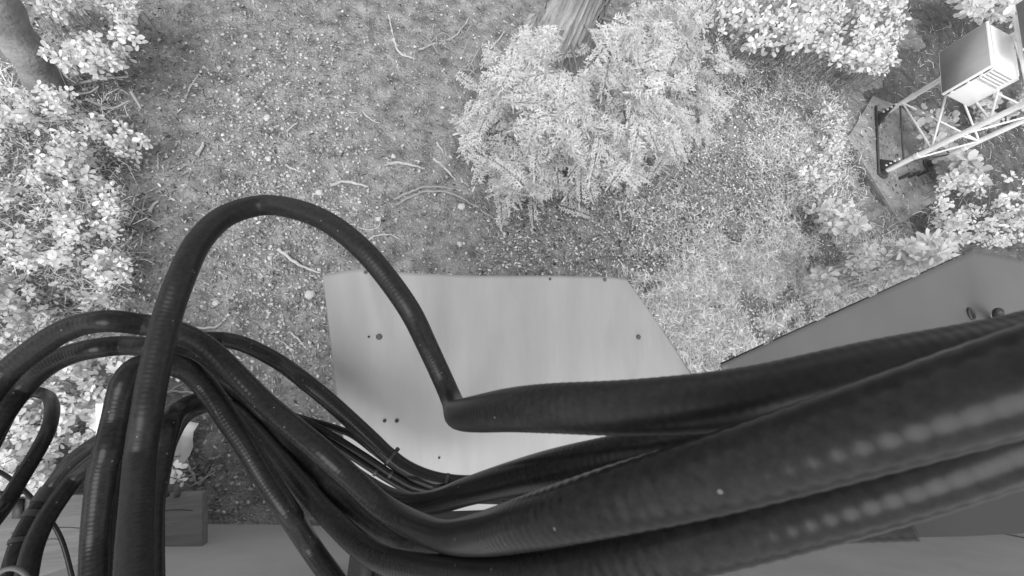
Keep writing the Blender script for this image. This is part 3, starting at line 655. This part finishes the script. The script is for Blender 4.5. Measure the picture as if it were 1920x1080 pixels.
stick('fallen_stick', [(866, 336), (870, 343), (880, 350)], .006, 'tiny crooked twig at the end of the slanting stick')
stick('fallen_stick', [(622, 349), (650, 342), (690, 352)], .012, 'curved pale stick just above the top of the cable loop')
stick('fallen_stick', [(740, 75), (748, 100), (778, 113)], .011, 'bent pale twig at the top beside the brush')
stick('fallen_stick', [(772, 102), (810, 85), (850, 72), (880, 35)], .009, 'long grey branch reaching to the top edge')
stick('fallen_stick', [(730, 30), (735, 60), (742, 85)], .007, 'thin twig coming down from the top edge')
stick('fallen_stick', [(922, 92), (934, 76), (946, 60)], .008, 'short bright stick beside the cedar trunk')
stick('fallen_stick', [(525, 468), (550, 490), (580, 506), (602, 512)], .012, 'grey stick touching the upper left corner of the hood')
stick('fallen_stick', [(672, 425), (690, 432), (710, 425), (714, 412)], .006, 'hooked thin twig right of the cable loop')
stick('fallen_stick', [(686, 458), (700, 445), (730, 440), (750, 450)], .007, 'arched thin twig above the hood left part')
stick('fallen_stick', [(538, 310), (550, 318), (562, 323)], .008, 'little pale twig among the white pebbles')
stick('fallen_stick', [(655, 212), (670, 213)], .009, 'stubby pale twig alone in the upper dirt')
stick('fallen_stick', [(683, 212), (695, 225), (712, 232)], .006, 'thin bent twig right of the stubby one')
stick('fallen_stick', [(540, 248), (550, 238), (558, 232)], .008, 'short twig in the gravel left of centre')
stick('fallen_stick', [(350, 185), (360, 160), (372, 142)], .007, 'thin twig high on the left dirt')
stick('fallen_stick', [(374, 292), (380, 280), (384, 270)], .013, 'bright sliver of wood left of centre')
stick('fallen_stick', [(285, 400), (290, 385), (300, 380)], .011, 'small forked wood chip left of the cable loop')
stick('fallen_stick', [(345, 622), (375, 616), (408, 612), (425, 598)], .009, 'pale stick behind the crossing of loop and arch')
stick('fallen_stick', [(497, 625), (520, 635), (545, 655), (552, 675)], .005, 'thin arched twig over the cable near the hood')
stick('fallen_stick', [(548, 624), (565, 642), (582, 660)], .007, 'straight thin twig left of the hood edge')
stick('fallen_stick', [(300, 738), (335, 734), (370, 736)], .008, 'pale twig seen between the arch cables')
stick('fallen_stick', [(305, 742), (330, 728), (350, 714)], .007, 'pale twig crossing the one between the arch cables')
stick('fallen_stick', [(342, 848), (358, 880), (370, 908)], .009, 'pale stick in the shade beside the timber end')
stick('fallen_stick', [(376, 908), (392, 890), (410, 872)], .009, 'dark stick leaning to the pale one by the timber', mt='root')
stick('fallen_stick', [(1257, 383), (1275, 386), (1300, 392)], .013, 'bright straight stick in the gravel right of the cedar')
stick('fallen_stick', [(1283, 313), (1295, 322), (1305, 330)], .009, 'short pale stick below the cedar sprays')
stick('fallen_stick', [(1155, 378), (1160, 395), (1161, 412)], .015, 'upright pale wood chip under the cedar sprays')
stick('fallen_stick', [(1267, 398), (1268, 420), (1268, 444)], .007, 'straight grey twig beneath the bright stick', mt='root')
stick('fallen_stick', [(1520, 428), (1540, 433), (1560, 440)], .014, 'bright broken stick end in the straw')
stick('fallen_stick', [(1445, 440), (1490, 420), (1540, 408), (1570, 400)], .011, 'long straw coloured stalk lying in the grass')
stick('fallen_stick', [(1060, 405), (1080, 430), (1105, 460)], .006, 'long thin dark twig below the cedar', mt='root')
stick('surface_root', [(745, 385), (790, 362), (850, 365), (930, 412)], .010, 'grey surface root arching below the cedar', mt='root', cat='root')
stick('surface_root', [(740, 375), (795, 352), (860, 356), (925, 360), (960, 345)], .010, 'second surface root running right under the cedar sprays', mt='root', cat='root')
k = 0
for pts in [[(160, 205), (185, 190), (200, 178)], [(170, 175), (215, 168), (262, 170)], [(185, 210), (220, 217), (258, 205)], [(195, 225), (210, 238), (226, 248)],
            [(205, 165), (210, 140), (212, 120)], [(265, 195), (275, 215), (282, 232)], [(150, 195), (165, 215), (175, 228)], [(130, 240), (160, 245), (190, 230)], [(140, 358), (165, 358), (190, 360)], [(150, 372), (170, 370), (188, 365)]]:
    P = [onground(x, y, .05+.1*rng.random()) for x, y in pts]; C, u = spline(P, .02)
    o = MB().tube(C, np.linspace(.008, .004, len(C)), 6).build('dead_twig', M['wood'], None, True)
    tag(o, 'pale dead twig in the tangle beside the left shrubs', 'twig', 'tangled dead twigs at left')
for k in range(16):
    x, y = sample([(745, 40), (900, 30), (905, 150), (830, 160), (790, 110)], 1)[0]; a = rng.uniform(0, 6.28); l = rng.uniform(15, 45)
    P = [onground(x, y, .03), onground(x+l*.5*math.cos(a)+rng.normal()*4, y+l*.5*math.sin(a)+rng.normal()*4, .06+.06*rng.random()), onground(x+l*math.cos(a), y+l*math.sin(a), .02)]
    C, u = spline(P, .03); o = MB().tube(C, np.linspace(.0055, .003, len(C)), 5).build('dead_twig', M['root'], None, True)
    tag(o, 'thin grey dead twig in the brush left of the cedar trunk', 'twig', 'dead brush beside the cedar trunk')

# white stake and scrap seen between the cables
MB().prism([atz(x, y, .62) for x, y in [(180, 824), (190, 824), (197, 757), (179, 757)]], (0, 0, -.012)).build('white_lath', M['pvc'], None)
tag(bpy.data.objects['white_lath'], 'white flat lath lying in the leaves behind the left arch leg', 'lath')
a = atz(352, 790, .1); b = atz(334, 868, .02)
dd = b-a; sd_ = norm(np.cross(dd, UP))*.05
V = []
for k in range(6):
    t = k/5; c = lerp(a, b, t)+UP*.03*math.sin(t*7); V += [c-sd_*(1-.4*t), c+sd_*(1-.5*t)]
V = np.array(V); o = link('plastic_scrap', mesh_np(V, np.array([[2*k, 2*k+1, 2*k+3, 2*k+2] for k in range(5)]), True), M['pvc']); s_ = o.modifiers.new('t', 'SOLIDIFY'); s_.thickness = .004
tag(o, 'torn strip of white plastic on the ground beside the arch legs', 'scrap')

# ================================================================== STONES AND LOOSE STUFF
def ico():
    t = (1+5**.5)/2
    v = np.array([[-1, t, 0], [1, t, 0], [-1, -t, 0], [1, -t, 0], [0, -1, t], [0, 1, t], [0, -1, -t], [0, 1, -t], [t, 0, -1], [t, 0, 1], [-t, 0, -1], [-t, 0, 1]], float); v /= np.linalg.norm(v[0])
    f = np.array([[0,11,5],[0,5,1],[0,1,7],[0,7,10],[0,10,11],[1,5,9],[5,11,4],[11,10,2],[10,7,6],[7,1,8],[3,9,4],[3,4,2],[3,2,6],[3,6,8],[3,8,9],[4,9,5],[2,4,11],[6,2,10],[8,6,7],[9,8,1]])
    return v, f
IV, IF = ico()
def ico2():
    V = [tuple(v) for v in IV]; F2 = []; cache = {}
    def mid(a, b):
        k = (min(a, b), max(a, b))
        if k not in cache:
            p = (np.array(V[a])+np.array(V[b])); p /= np.linalg.norm(p); cache[k] = len(V); V.append(tuple(p))
        return cache[k]
    for a, b, c in IF:
        x, y, z = mid(a, b), mid(b, c), mid(c, a); F2 += [[a, x, z], [b, y, x], [c, z, y], [x, y, z]]
    return np.array(V), np.array(F2)
I2V, I2F = ico2()
stone_me = []
for k in range(6):
    v = I2V*(1+.16*rng.normal(size=(len(I2V), 1)))*np.array([1, rng.uniform(.65, .95), rng.uniform(.3, .5)])
    me = mesh_np(v, I2F, True); me.materials.append(M['stone']); stone_me.append(me)
def stone(x, y, rpx, name='pale_stone'):
    p = onground(x, y); d = np.linalg.norm(p-CAM); r = rpx*d/F*.8
    o = bpy.data.objects.new(name, stone_me[rng.integers(6)]); COL.objects.link(o); o.location = Vector(p+UP*r*.25); o.scale = (r, r, r); o.rotation_euler = (rng.normal()*.2, rng.normal()*.2, rng.uniform(0, 6.28)); return o
for x, y, r, lab in [(501, 222, 8, 'white stone high on the dirt left of centre'), (504, 298, 7, 'bright white pebble left of the curved stick'), (582, 552, 13, 'round grey stone left of the hood corner'),
    (738, 294, 6, 'squarish pale stone above the forked stick'), (507, 484, 6, 'white pebble below the crown of the cable loop'), (405, 568, 7, 'white pebble beside the inner side of the loop'),
    (1403, 284, 9, 'bright stone in the gravel right of the cedar'), (865, 388, 9, 'pale stone among the surface roots'), (862, 458, 8, 'grey stone just above the hood far edge'),
    (600, 362, 9, 'flat grey stone under the crown of the cable loop'), (710, 410, 8, 'oval grey stone right of the loop'), (412, 128, 5, 'round pebble at the top of the left dirt'),
    (541, 330, 5, 'white pebble directly above the loop crown'), (860, 245, 6, 'pale pebble left of the cedar sprays'), (1400, 395, 6, 'pale pebble in dark gravel right of centre')]:
    tag(stone(x, y, r), lab, 'stone')
dirt = [(240, 40), (900, 40), (900, 300), (1180, 400), (1180, 510), (600, 510), (620, 700), (420, 620), (250, 580), (230, 400), (290, 250)]
for k in range(110):
    if k < 60: x, y = sample([(380, 60), (640, 60), (700, 420), (620, 500), (600, 700), (440, 640), (430, 480)], 1)[0]
    else: x, y = sample(dirt, 1)[0]
    tag(stone(x, y, rng.uniform(2.0, 4.0)), 'small pale pebble lying loose on the bare dirt', 'pebble', 'loose pale pebbles on the dirt')

def gravel(name, label, regions, cat, mt, rmin, rmax, flat=(.45, .9), lift=.2):
    mb = MB(); Vs = []; Fs = []; n0 = 0
    for poly, cnt in regions:
        pts = np.array(sample(poly, cnt))
        pts = pts+rng.normal(size=(cnt, 2))*20
        P = np.array([atz(x, y) for x, y in pts]); P[:, 2] = ground_h(P[:, 0], P[:, 1])
        r = rmin+(rmax-rmin)*rng.random(cnt)**2.6
        sc = np.stack([np.ones(cnt), rng.uniform(.55, .95, cnt), rng.uniform(*flat, cnt)], 1)*r[:, None]
        an = rng.uniform(0, 6.28, cnt); v = IV[None]*(1+.18*rng.normal(size=(cnt, 12, 1)))*sc[:, None, :]
        c, s_ = np.cos(an)[:, None], np.sin(an)[:, None]
        X = v[..., 0]*c-v[..., 1]*s_; Y = v[..., 0]*s_+v[..., 1]*c
        W = np.stack([X, Y, v[..., 2]], -1)+P[:, None, :]; W[..., 2] += (lift*r)[:, None]
        mb.add(W.reshape(-1, 3), (IF[None]+(np.arange(cnt)*12)[:, None, None]).reshape(-1, 3))
    o = mb.build(name, M[mt]); tag(o, label, cat, kind='stuff'); return o
everywhere = [(-60, -40), (1980, -40), (1980, 480), (1350, 700), (600, 720), (620, 960), (380, 960), (340, 640), (-60, 640)]
gravel('gravel', 'fine pale gravel strewn over the dirt', [(everywhere, 8000), ([(380, 60), (640, 60), (700, 420), (620, 500), (600, 700), (440, 640), (430, 480)], 3600),
    ([(1170, 300), (1480, 230), (1500, 430), (1330, 470), (1180, 500)], 4200), ([(930, 360), (1180, 330), (1180, 510), (900, 510)], 900), ([(380, 620), (620, 720), (640, 960), (400, 960)], 450)], 'gravel', 'pebble', .0025, .014)
def flakes(name, label, regions, cat, mt, lmin, lmax, wr=.35, tilt=.5, lift=.008):
    mb = MB()
    for poly, cnt in regions:
        pts = np.array(sample(poly, cnt))+rng.normal(size=(cnt, 2))*20; P = np.array([atz(x, y) for x, y in pts]); P[:, 2] = ground_h(P[:, 0], P[:, 1])+lift*rng.random(cnt)+.002
        a = rng.uniform(0, 6.28, cnt); Dv = np.stack([np.cos(a), np.sin(a), rng.normal(size=cnt)*tilt*.5], 1); Nv = np.array([0, 0, 1.0])+rng.normal(size=(cnt, 3))*tilt
        ln = rng.uniform(lmin, lmax, cnt)*rng.uniform(.5, 1, cnt); leaves(mb, P, Dv, Nv, ln, ln*wr*rng.uniform(.6, 1.3, cnt))
    o = mb.build(name, M[mt], None, True); tag(o, label, cat, kind='stuff'); return o
flakes('leaf_litter', 'dry leaf and wood chip litter over the ground', [(everywhere, 12000), ([(1170, 300), (1480, 230), (1560, 400), (1330, 480), (1180, 510)], 1500), ([(930, 350), (1180, 330), (1180, 510), (900, 510)], 1500), ([(0, 40), (260, 120), (260, 600), (0, 640)], 1600)], 'leaf litter', 'litter', .01, .04)
flakes('wood_chips', 'contrasty bark chips and dead leaves right of the cedar', [([(1150, 320), (1470, 220), (1560, 380), (1420, 480), (1180, 520)], 6500), ([(1330, 100), (1560, 120), (1560, 260), (1400, 260)], 1500), ([(1190, 520), (1480, 460), (1640, 520), (1360, 680), (1290, 680)], 700), ([(930, 370), (1180, 340), (1180, 515), (900, 510)], 1500)], 'wood chips', 'chip', .008, .034, wr=.5, tilt=.5, lift=.03)
flakes('needle_litter', 'fine needles and bark slivers over the dirt', [(everywhere, 9000), (dirt, 4000)], 'needles', 'litter', .02, .06, wr=.07, tilt=.2)

def pad_litter():
    mb = MB(); cnt = 420
    pts = sample([(1637, 190), (1596, 262), (1688, 410), (1790, 340), (1800, 255)], cnt); P = np.array([atz(x, y, .025) for x, y in pts]); P[:, 2] = .028
    a = rng.uniform(0, 6.28, cnt); ln = rng.uniform(.012, .05, cnt); leaves(mb, P, np.stack([np.cos(a), np.sin(a), 0*a], 1), np.array([0, 0, 1.0])+rng.normal(size=(cnt, 3))*.3, ln, ln*.3)
    tag(mb.build('leaf_litter', M['litter'], None, True), 'leaf crumbs lying on the concrete pad', 'leaf litter', kind='stuff')
pad_litter()
def grass(name, label, regions, cat, mt):
    mb = MB()
    for poly, cnt, hl, lay, bwid in regions:
        pts = np.array(sample(poly, cnt)); pts = pts+rng.normal(size=(cnt, 2))*22
        pts = pts[vnoise(pts[:, 0]/55, pts[:, 1]/40, 21)+.6*vnoise(pts[:, 0]/18, pts[:, 1]/18, 22) > -.22]; cnt = len(pts)
        P = np.array([atz(x, y) for x, y in pts]); P[:, 2] = ground_h(P[:, 0], P[:, 1])-.005+rng.random(cnt)*.05*lay
        a = rng.uniform(0, 6.28, cnt); L = hl*rng.uniform(.4, 1.2, cnt); D1 = np.stack([np.cos(a), np.sin(a), rng.uniform(.1, 1.6, cnt)*(1-lay)+rng.uniform(.05, .5, cnt)*lay], 1); D1 = norm(D1)
        D2 = norm(D1+np.stack([rng.normal(size=cnt)*.5, rng.normal(size=cnt)*.5, -rng.uniform(.3, 1.3, cnt)], 1))
        Sd = norm(np.cross(D1, np.array([0, 0, 1.0])+rng.normal(size=(cnt, 3))*.4)); wv = (bwid*rng.uniform(.5, 1.3, cnt))[:, None]
        m1 = P+D1*L[:, None]*.5; tp_ = m1+D2*L[:, None]*.5; tp_[:, 2] = np.maximum(tp_[:, 2], P[:, 2]+.004)
        V = np.stack([P-Sd*wv*.5, P+Sd*wv*.5, m1+Sd*wv*.45, m1-Sd*wv*.45, tp_], 1); off = (np.arange(cnt)*5)[:, None, None]
        mb.add(V.reshape(-1, 3), (np.array([[0, 1, 2, 3]])[None]+off).reshape(-1, 4), (np.array([[3, 2, 4]])[None]+off).reshape(-1, 3))
    o = mb.build(name, M[mt], None, True); tag(o, label, cat, kind='stuff'); return o
grass('dry_grass', 'bright tangled dry grass on the right side of the yard', [
    ([(1185, 520), (1330, 500), (1480, 470), (1640, 500), (1700, 530), (1360, 690), (1285, 690)], 34000, .08, .8, .0052),
    ([(1330, 440), (1480, 380), (1620, 440), (1700, 500), (1480, 520), (1250, 510)], 11000, .07, .85, .0048),
    ([(1330, 60), (1560, 110), (1560, 260), (1480, 340), (1340, 260)], 6500, .1, .75, .0045),
    ([(1440, 250), (1600, 250), (1590, 420), (1450, 430)], 3000, .1, .7, .0045),
    ([(1180, 380), (1330, 330), (1400, 440), (1200, 510)], 1200, .08, .8, .004),
    ([(1690, 420), (1800, 440), (1760, 500), (1640, 520)], 1300, .14, .5, .005),
    ([(-60, 120), (220, 130), (260, 500), (200, 600), (-60, 620)], 1800, .16, .5, .004),
    ([(1700, -20), (1960, -20), (1960, 400), (1720, 420)], 900, .12, .8, .004)], 'grass', 'straw')

flakes('ground_cover', 'small pale leaves of low weeds among the straw', [([(1185, 520), (1330, 480), (1560, 440), (1690, 520), (1360, 690), (1285, 690)], 2600), ([(1330, 60), (1560, 110), (1590, 300), (1500, 420), (1360, 280)], 1500), ([(0, 100), (250, 130), (240, 600), (0, 640)], 1400), ([(900, 40), (1350, 100), (1340, 300), (900, 370)], 900)], 'ground cover', 'straw', .012, .034, wr=.5, tilt=.5, lift=.06)
